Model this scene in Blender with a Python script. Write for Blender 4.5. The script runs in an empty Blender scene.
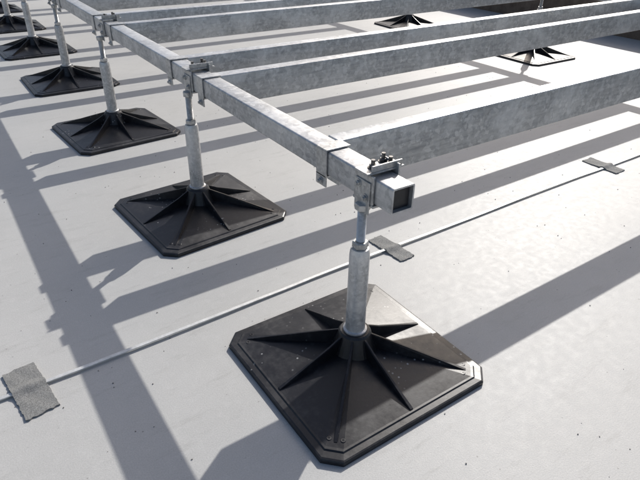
import bpy, bmesh, math, random
from mathutils import Vector, Matrix
random.seed(4)
D=bpy.data; S=bpy.context.scene
# ---------------------------------------------------------------- helpers
def link(o): S.collection.objects.link(o); return o
def mesh_from(bm,name,mats,smooth=False):
    me=D.meshes.new(name); bmesh.ops.recalc_face_normals(bm,faces=bm.faces); bm.to_mesh(me); bm.free()
    for m in (mats if isinstance(mats,list) else [mats]): me.materials.append(m)
    if smooth:
        for p in me.polygons: p.use_smooth=True
        try: me.set_sharp_from_angle(angle=math.radians(38))
        except Exception: pass
    return me
def obj(name,me,loc=(0,0,0),rot=(0,0,0),parent=None):
    o=D.objects.new(name,me); o.location=loc; o.rotation_euler=rot
    if parent: o.parent=parent
    return link(o)
def empty(name,loc=(0,0,0),rot=(0,0,0)):
    e=D.objects.new(name,None); e.location=loc; e.rotation_euler=rot; e.empty_display_size=.1; return link(e)
def box(bm,x0,x1,y0,y1,z0,z1,bev=0,mi=0,seg=2):
    b=bmesh.new()
    r=bmesh.ops.create_cube(b,size=1)
    for v in b.verts: v.co=Vector(((x0+x1)/2+v.co.x*(x1-x0),(y0+y1)/2+v.co.y*(y1-y0),(z0+z1)/2+v.co.z*(z1-z0)))
    if bev: bmesh.ops.bevel(b,geom=b.edges[:],offset=bev,segments=seg,affect='EDGES',profile=.5)
    add(bm,b,mi)
def add(bm,b,mi=0,M=None):
    if M is not None: bmesh.ops.transform(b,matrix=M,verts=b.verts)
    mp={v:bm.verts.new(v.co) for v in b.verts}
    for f in b.faces:
        try: nf=bm.faces.new([mp[v] for v in f.verts]); nf.material_index=mi
        except ValueError: pass
    b.free()
def lathe(bm,prof,n=32,mi=0,M=None,cap=True):
    b=bmesh.new(); rings=[]
    for r,z in prof:
        rings.append([b.verts.new((r*math.cos(2*math.pi*i/n),r*math.sin(2*math.pi*i/n),z)) for i in range(n)])
    for a,c in zip(rings,rings[1:]):
        for i in range(n): b.faces.new((a[i],a[(i+1)%n],c[(i+1)%n],c[i]))
    if cap: b.faces.new(rings[0][::-1]); b.faces.new(rings[-1])
    add(bm,b,mi,M)
def bolt(bm,p,axis,r=.009,h=.007,mi=0,shank=0):
    z=Vector((0,0,1)); q=z.rotation_difference(Vector(axis)).to_matrix().to_4x4()
    M=Matrix.Translation(p)@q
    lathe(bm,[(r*1.35,0),(r*1.35,.0018)],20,mi,M)
    lathe(bm,[(r,.0018),(r,h*.85),(r*.88,h)],6,mi,M)
    if shank: lathe(bm,[(r*.55,h),(r*.55,h+shank)],12,mi,M)
# ---------------------------------------------------------------- materials
def mat(name):
    m=D.materials.new(name); m.use_nodes=True; nt=m.node_tree; nt.nodes.clear()
    out=nt.nodes.new('ShaderNodeOutputMaterial'); b=nt.nodes.new('ShaderNodeBsdfPrincipled')
    nt.links.new(b.outputs[0],out.inputs[0]); return m,nt,b
def nd(nt,t,**k):
    n=nt.nodes.new(t)
    for a,v in k.items():
        if a in ('operation','blend_type','feature','data_type','noise_dimensions','distance'): setattr(n,a,v)
        else: n.inputs[a.replace('_',' ')].default_value=v
    return n
def coords(nt,scale=(1,1,1),world=False):
    if world:
        t=nt.nodes.new('ShaderNodeNewGeometry'); s=t.outputs['Position']
    else:
        t=nt.nodes.new('ShaderNodeTexCoord'); s=t.outputs['Object']
        oi=nt.nodes.new('ShaderNodeObjectInfo'); ml=nt.nodes.new('ShaderNodeVectorMath'); ml.operation='ADD'
        sc=nt.nodes.new('ShaderNodeMath'); sc.operation='MULTIPLY'; sc.inputs[1].default_value=37.
        nt.links.new(oi.outputs['Random'],sc.inputs[0]); nt.links.new(s,ml.inputs[0]); nt.links.new(sc.outputs[0],ml.inputs[1]); s=ml.outputs[0]
    mp=nt.nodes.new('ShaderNodeMapping'); mp.inputs['Scale'].default_value=scale
    nt.links.new(s,mp.inputs['Vector']); return mp.outputs[0]
def noise(nt,v,scale,detail=4,rough=.6):
    n=nd(nt,'ShaderNodeTexNoise',Scale=scale,Detail=detail,Roughness=rough); nt.links.new(v,n.inputs['Vector']); return n.outputs['Fac']
def voro(nt,v,scale,out='Distance'):
    n=nd(nt,'ShaderNodeTexVoronoi',Scale=scale); nt.links.new(v,n.inputs['Vector']); return n.outputs[out]
def ramp(nt,f,stops):
    r=nt.nodes.new('ShaderNodeValToRGB'); e=r.color_ramp.elements
    while len(e)<len(stops): e.new(.5)
    for i,(p,c) in enumerate(stops):
        e[i].position=p; e[i].color=tuple(c)+(1,) if hasattr(c,'__len__') else (c,c,c,1)
    nt.links.new(f,r.inputs[0]); return r.outputs[0]
def mix(nt,a,b,f,mode='MIX'):
    m=nt.nodes.new('ShaderNodeMixRGB'); m.blend_type=mode
    for s,i in ((f,0),(a,1),(b,2)):
        if isinstance(s,(int,float)): m.inputs[i].default_value=s
        elif isinstance(s,tuple): m.inputs[i].default_value=s+(1,)
        else: nt.links.new(s,m.inputs[i])
    return m.outputs[0]
def mul(nt,a,k):
    n=nt.nodes.new('ShaderNodeMath'); n.operation='MULTIPLY'; nt.links.new(a,n.inputs[0])
    if isinstance(k,(int,float)): n.inputs[1].default_value=k
    else: nt.links.new(k,n.inputs[1])
    return n.outputs[0]
def bump(nt,b,h,strength,dist):
    n=nd(nt,'ShaderNodeBump',Strength=strength,Distance=dist); nt.links.new(h,n.inputs['Height']); nt.links.new(n.outputs[0],b.inputs['Normal'])

def galv(name,lo,hi,axis_scale,rl=.3,rh=.52,spang=75.):
    m,nt,b=mat(name)
    v=coords(nt); vs=coords(nt,axis_scale)
    n0=nd(nt,'ShaderNodeTexNoise',Scale=55.,Detail=1.); nt.links.new(v,n0.inputs['Vector'])
    vm=nt.nodes.new('ShaderNodeVectorMath'); vm.operation='SCALE'; vm.inputs['Scale'].default_value=.02; nt.links.new(n0.outputs['Color'],vm.inputs[0])
    va=nt.nodes.new('ShaderNodeVectorMath'); va.operation='ADD'; nt.links.new(v,va.inputs[0]); nt.links.new(vm.outputs[0],va.inputs[1])
    cell=voro(nt,va.outputs[0],spang,'Color')
    sep=nt.nodes.new('ShaderNodeSeparateColor'); nt.links.new(cell,sep.inputs[0])
    n1=noise(nt,vs,9,4,.65); n2=noise(nt,v,5,3,.6); n3=noise(nt,v,30,4,.75)
    c=ramp(nt,n1,[(.3,lo),(.7,hi)])
    c=mix(nt,c,ramp(nt,sep.outputs[0],[(0.,tuple(q*.72 for q in lo)),(.5,lo),(1.,tuple(min(1,q*1.12) for q in hi))]),.42)
    c=mix(nt,c,tuple(min(1,q*1.2) for q in hi),mul(nt,ramp(nt,n2,[(.47,0.),(.60,1.)]),.45))
    c=mix(nt,c,tuple(q*.5 for q in lo),mul(nt,ramp(nt,n3,[(.54,0.),(.72,1.)]),.5))
    c=mix(nt,c,(.78,.78,.77),mul(nt,ramp(nt,noise(nt,v,48,3,.8),[(.62,0.),(.70,1.)]),.35))
    nt.links.new(c,b.inputs['Base Color'])
    nt.links.new(ramp(nt,mix(nt,n1,sep.outputs[1],.45),[(.2,rh),(.8,rl)]),b.inputs['Roughness'])
    b.inputs['Metallic'].default_value=.6
    bump(nt,b,noise(nt,v,34,2,.7),.35,.002)
    return m
M_JOIST=galv('galvanised_steel_beam',(.34,.345,.345),(.56,.565,.56),(1.5,14,14),.34,.58)
M_HEAD=galv('galvanised_steel_tube',(.31,.315,.32),(.51,.515,.515),(14,1.5,14),.30,.52)
M_POST=galv('galvanised_steel_post',(.38,.385,.385),(.60,.60,.595),(10,10,3),.32,.5,120.)
M_BRK=galv('galvanised_bracket_steel',(.32,.32,.315),(.54,.54,.525),(6,6,6),.28,.48,130.)
m,nt,b=mat('dark_bolt_steel'); b.inputs['Metallic'].default_value=.85
v=coords(nt); nt.links.new(ramp(nt,noise(nt,v,90),[(.35,(.08,.08,.08)),(.65,(.22,.21,.20))]),b.inputs['Base Color']); b.inputs['Roughness'].default_value=.4
M_BOLT=m
m,nt,b=mat('black_plastic')
v=coords(nt,world=True)
n1=noise(nt,v,9,4,.7); n2=noise(nt,v,60,4,.7)
c=ramp(nt,n1,[(.3,(.007,.007,.009)),(.7,(.015,.015,.018))])
c=mix(nt,c,(.07,.07,.072),mul(nt,ramp(nt,mix(nt,n1,n2,.5),[(.50,0.),(.70,1.)]),.38))
dots=ramp(nt,voro(nt,v,62),[(.09,1.),(.19,0.)])
gate=ramp(nt,noise(nt,v,6,3),[(.55,0.),(.63,1.)])
c=mix(nt,c,(.42,.42,.41),mul(nt,mul(nt,dots,gate),.85))
nt.links.new(c,b.inputs['Base Color'])
nt.links.new(ramp(nt,mix(nt,n1,n2,.4),[(.3,.26),(.7,.50)]),b.inputs['Roughness'])
b.inputs['Specular IOR Level'].default_value=.42
bump(nt,b,n2,.15,.001)
M_PLA=m

# roof membrane
m,nt,b=mat('roof_membrane')
v=coords(nt,world=True)
n1=noise(nt,v,.9,3,.55); n2=noise(nt,v,6.5,4,.65); n3=noise(nt,v,38,3,.7); n4=noise(nt,v,330,1,.6)
c=ramp(nt,n1,[(.3,(.395,.392,.378)),(.7,(.445,.441,.425))])
c=mix(nt,c,(.31,.303,.288),mul(nt,ramp(nt,n2,[(.48,0.),(.80,1.)]),.22))
c=mix(nt,c,(.50,.496,.48),mul(nt,ramp(nt,n3,[(.52,0.),(.68,1.)]),.22))
dots=ramp(nt,voro(nt,v,26),[(.03,1.),(.075,0.)])
gate=ramp(nt,noise(nt,v,9,2),[(.50,0.),(.56,1.)])
c=mix(nt,c,(.14,.135,.125),mul(nt,mul(nt,dots,gate),.75))
v2=coords(nt,(1.2,6,1),world=True)
c=mix(nt,c,(.25,.24,.225),mul(nt,ramp(nt,noise(nt,v2,4,5,.8),[(.55,0.),(.72,1.)]),.36))
c=mix(nt,c,ramp(nt,n4,[(.3,.36),(.7,.64)]),.25,'OVERLAY')
nt.links.new(c,b.inputs['Base Color'])
nt.links.new(ramp(nt,n3,[(.34,.50),(.66,.57)]),b.inputs['Roughness'])
b.inputs['Specular IOR Level'].default_value=.30
bump(nt,b,mix(nt,noise(nt,v,260,1),noise(nt,v,26,1),.15),.13,.002)
M_ROOF=m
def simple(name,lo,hi,sc,rough=.85,bmp=.4,dist=.004,metal=0):
    m,nt,b=mat(name); v=coords(nt,world=True); n=noise(nt,v,sc,4,.72)
    nt.links.new(ramp(nt,n,[(.32,lo),(.68,hi)]),b.inputs['Base Color']); b.inputs['Roughness'].default_value=rough; b.inputs['Metallic'].default_value=metal
    bump(nt,b,n,bmp,dist); return m
M_TAPE=simple('mineral_felt_patch',(.11,.11,.105),(.28,.28,.27),300,.85,.7,.002)
M_WIRE=simple('aluminium_strap',(.48,.48,.465),(.66,.66,.64),60,.42,.2,.001,.35)
M_BRN=simple('brown_parapet_render',(.10,.07,.05),(.19,.14,.10),9,.9)
M_CAP=simple('brown_metal_coping',(.12,.085,.06),(.18,.13,.095),3,.5)
M_GND=simple('distant_ground',(.08,.09,.05),(.16,.14,.09),.15,.95)
M_PEB=simple('grit',(.12,.11,.10),(.35,.33,.30),80,.9)

# ---------------------------------------------------------------- measures
H=.4651; W=.0599; HX=.0138; HY=.0149; ZT=H+W; JD=.119; JW=.05
PITCH=1.0
def hx(y): return HX+HY*y
# ---------------------------------------------------------------- roof, ground
bm=bmesh.new(); box(bm,-22,4.75,-20,40,-.3,0)
obj('roof',mesh_from(bm,'roof',M_ROOF))
bm=bmesh.new(); bm.faces.new([bm.verts.new(p) for p in((-1500,-1500,-6),(1500,-1500,-6),(1500,1500,-6),(-1500,1500,-6))])
obj('ground',mesh_from(bm,'ground',M_GND))
def wall(name,p0,p1,t,h,mats):
    bm=bmesh.new(); L=(Vector(p1)-Vector(p0)).length
    box(bm,0,L,0,-t,-.3,h,0,0); box(bm,-.03,L+.03,.03,-t-.03,h,h+.035,.004,1)
    a=math.atan2(p1[1]-p0[1],p1[0]-p0[0]); return obj(name,mesh_from(bm,name,mats),(p0[0],p0[1],0),(0,0,a))
wall('parapet_wall',(4.50,-20),(4.70,40),.25,.36,[M_BRN,M_CAP])

# flat conductor strap held by felt patches
YS=.373
bm=bmesh.new(); pts=[]; x=-22
while x<4.4:
    st=.10 if -2<x<4 else 1.
    pts.append((x,YS+.004*math.sin(x*2.1)+.003*math.sin(x*5.3+1)+ (random.uniform(-.0008,.0008)),.0055+.0022*abs(math.sin(x*3.7)))); x+=st
prev=None
for p in pts:
    ring=[bm.verts.new((p[0],p[1]+a,p[2]+h)) for a,h in((-.0055,-.0012),(-.0050,.0016),(.0050,.0016),(.0055,-.0012))]
    if prev:
        for i in range(4): bm.faces.new((prev[i],prev[(i+1)%4],ring[(i+1)%4],ring[i]))
    prev=ring
obj('lightning_conductor_strap',mesh_from(bm,'strap',M_WIRE,True))
def patch(x,y,lx,ly,rot,seed):
    rnd=random.Random(seed); bm=bmesh.new(); nx,ny=10,26; g=[]
    for i in range(nx+1):
        row=[]
        for j in range(ny+1):
            u=(i/nx-.5)*lx; w=(j/ny-.5)*ly
            if i in(0,nx): u+=rnd.uniform(-.0015,.0015)
            if j in(0,ny): w+=rnd.uniform(-.002,.002)
            wy=y+w*math.cos(rot)+u*math.sin(rot)-YS
            z=.0035+.0085*math.exp(-(wy/.014)**2)+.0012*math.sin(u*60+w*35+seed)**2+rnd.uniform(0,.0005)
            row.append(bm.verts.new((u,w,z)))
        g.append(row)
    for i in range(nx):
        for j in range(ny): bm.faces.new((g[i][j],g[i+1][j],g[i+1][j+1],g[i][j+1]))
    ed=[e for e in bm.edges if e.is_boundary]
    r=bmesh.ops.extrude_edge_only(bm,edges=ed)
    for v in r['geom']:
        if isinstance(v,bmesh.types.BMVert): v.co.z=.0003
    return obj('felt_patch',mesh_from(bm,'felt_patch',M_TAPE,True),(x,y,0),(0,0,rot))
patch(-.735,.365,.075,.185,.12,1); patch(.42,.38,.062,.165,.05,2); patch(1.71,.39,.07,.17,0,3)

# grit
bm=bmesh.new()
for _ in range(520):
    x=random.uniform(-1.2,2.6); y=random.uniform(-.7,2.6); r=random.uniform(.0006,.0022)
    b=bmesh.new(); bmesh.ops.create_icosphere(b,subdivisions=1,radius=r)
    for v in b.verts: v.co*=random.uniform(.7,1.3)
    add(bm,b,0,Matrix.Translation((x,y,r*.4)))
obj('roof_grit',mesh_from(bm,'grit',M_PEB))

# ---------------------------------------------------------------- pedestal meshes
def octa(h,c): 
    return [(-h+c,-h),(h-c,-h),(h,-h+c),(h,h-c),(h-c,h),(-h+c,h),(-h,h-c),(-h,-h+c)]
def base_mesh():
    bm=bmesh.new()
    levels=[(.250,.036,.0),(.250,.036,.010),(.2485,.0355,.0125),(.245,.034,.0138),(.232,.030,.0150),(.229,.029,.0178),(.224,.028,.0182)]
    rings=[[bm.verts.new((x,y,z)) for x,y in octa(h,c)] for h,c,z in levels]
    for a,c in zip(rings,rings[1:]):
        for i in range(8): bm.faces.new((a[i],a[(i+1)%8],c[(i+1)%8],c[i]))
    bm.faces.new(rings[0][::-1])
    o=rings[-1]
    ang=[math.atan2(v.co.y,v.co.x) for v in o]
    hub=[bm.verts.new((.060*math.cos(a),.060*math.sin(a),.050)) for a in ang]
    for i in range(8): bm.faces.new((o[i],o[(i+1)%8],hub[(i+1)%8],hub[i]))
    bm.faces.new(hub)
    lathe(bm,[(.066,.030),(.056,.055),(.046,.083),(.041,.098),(.037,.103),(.0250,.104)],32)
    for k in range(8):
        a=k*math.pi/4; L=.224 if k%2==0 else .286
        t=.0040
        prof=[(.03,.02),(.03,.099),(.047,.094),(L*.35,.078),(L*.65,.051),(L*.93,.0265),(L,.0205),(L,.010)]
        b=bmesh.new()
        A=[b.verts.new((x,-t*(1.2 if z<.03 else .8),z)) for x,z in prof]; B=[b.verts.new((x,t*(1.2 if z<.03 else .8),z)) for x,z in prof]
        b.faces.new(A); b.faces.new(B[::-1])
        for i in range(len(prof)): b.faces.new((A[i],B[i],B[(i+1)%len(prof)],A[(i+1)%len(prof)]))
        bmesh.ops.recalc_face_normals(b,faces=b.faces)
        bmesh.ops.bevel(b,geom=b.edges[:],offset=.0012,segments=2,affect='EDGES')
        add(bm,b,0,Matrix.Rotation(a,4,'Z'))
    for sx in(-1,1):
        for sy in(-1,1):
            for dx,dy in((.185,.207),(.207,.185)):
                lathe(bm,[(.0065,.015),(.0065,.0205),(.005,.0215),(.003,.0215),(.003,.0195)],14,0,Matrix.Translation((sx*dx,sy*dy,0)))
    return mesh_from(bm,'pedestal_base',M_PLA)
BASE=base_mesh()
def sleeve_mesh():
    bm=bmesh.new()
    lathe(bm,[(.0300,.102),(.0300,.108),(.0250,.110),(.0247,.12),(.0243,.25),(.0240,.325),(.0232,.334),(.0205,.343),(.0150,.3445)],40)
    return mesh_from(bm,'sleeve',M_POST,True)
def rod_mesh():
    bm=bmesh.new(); prof=[(.0104,.33)]; z=.335
    while z<.44: prof+=[(.0110,z),(.0096,z+.0014)]; z+=.0028
    prof+=[(.0104,.442),(.0104,H-.010)]
    lathe(bm,prof,20)
    return mesh_from(bm,'threaded_rod',M_POST)
def nut_mesh():
    bm=bmesh.new(); lathe(bm,[(.017,.3445),(.019,.347),(.019,.359),(.017,.3615)],6)
    lathe(bm,[(.0165,.4425),(.018,.4445),(.018,H-.0075),(.0165,H-.0065)],6)
    return mesh_from(bm,'lock_nut',M_BRK)
def saddle_mesh():
    bm=bmesh.new(); t=.005; g=W/2+.001; L=.036
    box(bm,-g-t,g+t,-L,L,H-.0065,H-.0008,.001)
    box(bm,-g-t,-g,-L*.9,L*.9,H-.0008,ZT+.006,.0012)
    box(bm,g,g+t,-L*.9,L*.9,H-.0008,ZT+.022,.0012)
    box(bm,-g-t-.0035,-g-t-.0002,-L*.7,L*.7,H-.026,ZT-.010,.001)
    box(bm,-g-t-.010,g+t+.020,-L*.62,L*.62,ZT+.0065,ZT+.0115,.001)
    box(bm,-g-.002,g+t+.014,-L*.62,-L*.62+.0045,ZT+.012,ZT+.026,.001)
    for y in(-.012,.012):
        bolt(bm,(g-.004,y+.003,ZT+.0115),(0,0,1),.0085,.0085,1,.012)
    bolt(bm,(-g*.45,0,ZT+.0115),(0,0,1),.0085,.0085,1,.010)
    for y,z in((-.013,H+.012),(.013,H+.038)): bolt(bm,(-g-t-.0035,y,z),(-1,0,0),.007,.006,0,.003)
    bolt(bm,(-g-t-.0035,0,H-.015),(-1,0,0),.006,.005,0,.004)
    return mesh_from(bm,'saddle_bracket',[M_BRK,M_BOLT])
SLV,ROD,NUT,SAD=sleeve_mesh(),rod_mesh(),nut_mesh(),saddle_mesh()
def pedestal(x,y,rot,sx):
    e=empty('support_pedestal',(x,y,0))
    obj('base',BASE,(0,0,0),(0,0,rot),e); 
    for n,m_ in(('sleeve',SLV),('threaded_rod',ROD),('lock_nut',NUT)): 
        o=obj(n,m_,(0,0,0),(0,0,rot+random.uniform(-.5,.5)),e)
    obj('saddle_bracket',SAD,(sx-x,0,0),(0,0,-HY),e)
    return e
peds=[(-.0207,.02,-.0065),(-.0116,PITCH*1.0089-.0219,.0648),(-.0083,2.008,.0688)]
for k in range(3,9): peds.append((random.uniform(0,.04),k*1.009,random.uniform(-.04,.06)))
for x,y,r in peds: pedestal(x,y,r,hx(y))
X2=3.22
for y in(-.50,.72,1.95,3.36,4.64,5.8,7.0): pedestal(X2,y,random.uniform(-.05,.05),X2)
# ---------------------------------------------------------------- header tubes (hollow)
def tube(bm,y0,y1):
    cz=(H+ZT)/2
    def loop(h,r,y,n=4):
        L=[]
        for cx,cy,a0 in((1,1,0),(-1,1,90),(-1,-1,180),(1,-1,270)):
            for i in range(n+1):
                a=math.radians(a0+90*i/n); L.append(bm.verts.new((cx*(h-r)+r*math.cos(a),y,cz+cy*(h-r)+r*math.sin(a))))
        return L
    o0=loop(W/2,.005,y0);o1=loop(W/2,.005,y1);i0=loop(W/2-.004,.002,y0);i1=loop(W/2-.004,.002,y1)
    n=len(o0)
    for A,B in((o0,o1),(o1,i1),(i1,i0),(i0,o0)):
        for k in range(n): bm.faces.new((A[k],A[(k+1)%n],B[(k+1)%n],B[k]))
def header(y0,y1,loc,rot):
    bm=bmesh.new(); tube(bm,y0,y1)
    e=obj('square_steel_tube_header_beam',mesh_from(bm,'header',M_HEAD,True),loc,rot)
    h=W/2-.0045; bm=bmesh.new(); box(bm,-h,h,y0+.010,y0+.030,(H+ZT)/2-h,(H+ZT)/2+h,.002)
    obj('end_plug',mesh_from(bm,'end_plug',M_PLA),(0,0,0),(0,0,0),e); return e
header(-.068,8.6,(HX,0,0),(0,0,-HY))
header(-.58,7.6,(X2,0,0),(0,0,0))
# ---------------------------------------------------------------- joists
JY=[.205]
for k in range(1,8): JY+=[k*1.005-.125,k*1.005+.150]
def joist(y,x0,x1,d):
    bm=bmesh.new(); box(bm,0,x1-x0,-JW/2,JW/2,ZT-d,ZT,.003,0,3)
    o=obj('galvanised_steel_beam',mesh_from(bm,'joist',M_JOIST,True),(x0,y+JW/2,random.uniform(-.0008,.0008)),(0,0,random.uniform(-.002,.002)))
    return o
for y in JY: joist(y,hx(y)+W/2+.003,X2-W/2-.003,JD if y<.5 else .100)
def strap_mesh():
    bm=bmesh.new(); g=W/2+.0008; t=.004; L=.021
    box(bm,-g-t,g+t,-L,L,ZT+.0008,ZT+.005,.001)
    box(bm,-g-t,-g,-L,L,H-.030,ZT+.0008,.001)
    box(bm,-g-t,g+.05,-L,L,H-.0055,H-.0010,.001)
    bolt(bm,(-g-t,0,H-.018),(-1,0,0),.0075,.006,0,.004)
    return mesh_from(bm,'strap_clamp',[M_BRK,M_BOLT])
STR=strap_mesh()
for y in JY:
    yy=y+(-.03 if y<.5 else .0)+.01
    obj('strap_clamp',STR,(hx(yy),yy,0),(0,0,-HY))
# ---------------------------------------------------------------- light
sd=Vector((1.18,.73,1)).normalized()
sl=D.lights.new('sun','SUN'); sl.energy=4.4; sl.angle=math.radians(.5); sl.color=(1,.965,.915)
so=link(D.objects.new('sun',sl)); so.rotation_euler=sd.to_track_quat('Z','Y').to_euler()
w=D.worlds.new('World'); S.world=w; w.use_nodes=True; nt=w.node_tree; bg=nt.nodes['Background']
sk=nt.nodes.new('ShaderNodeTexSky'); sk.sky_type='NISHITA'; sk.sun_disc=False
sk.sun_elevation=math.asin(sd.z); sk.sun_rotation=math.atan2(sd.x,sd.y); sk.dust_density=3.; sk.ozone_density=.8; sk.air_density=.9
nt.links.new(sk.outputs[0],bg.inputs[0]); bg.inputs[1].default_value=.135
# ---------------------------------------------------------------- camera
c=D.cameras.new('camera'); co=link(D.objects.new('camera',c)); co.location=(-.73,-.8216,1.0254); co.rotation_euler=(1.0261,-.0175,-.6057)
c.sensor_width=36; c.lens=563.36/640*36; c.clip_start=.01; c.clip_end=4000; S.camera=co
S.view_settings.view_transform='Standard'; S.view_settings.look='None'; S.view_settings.exposure=0
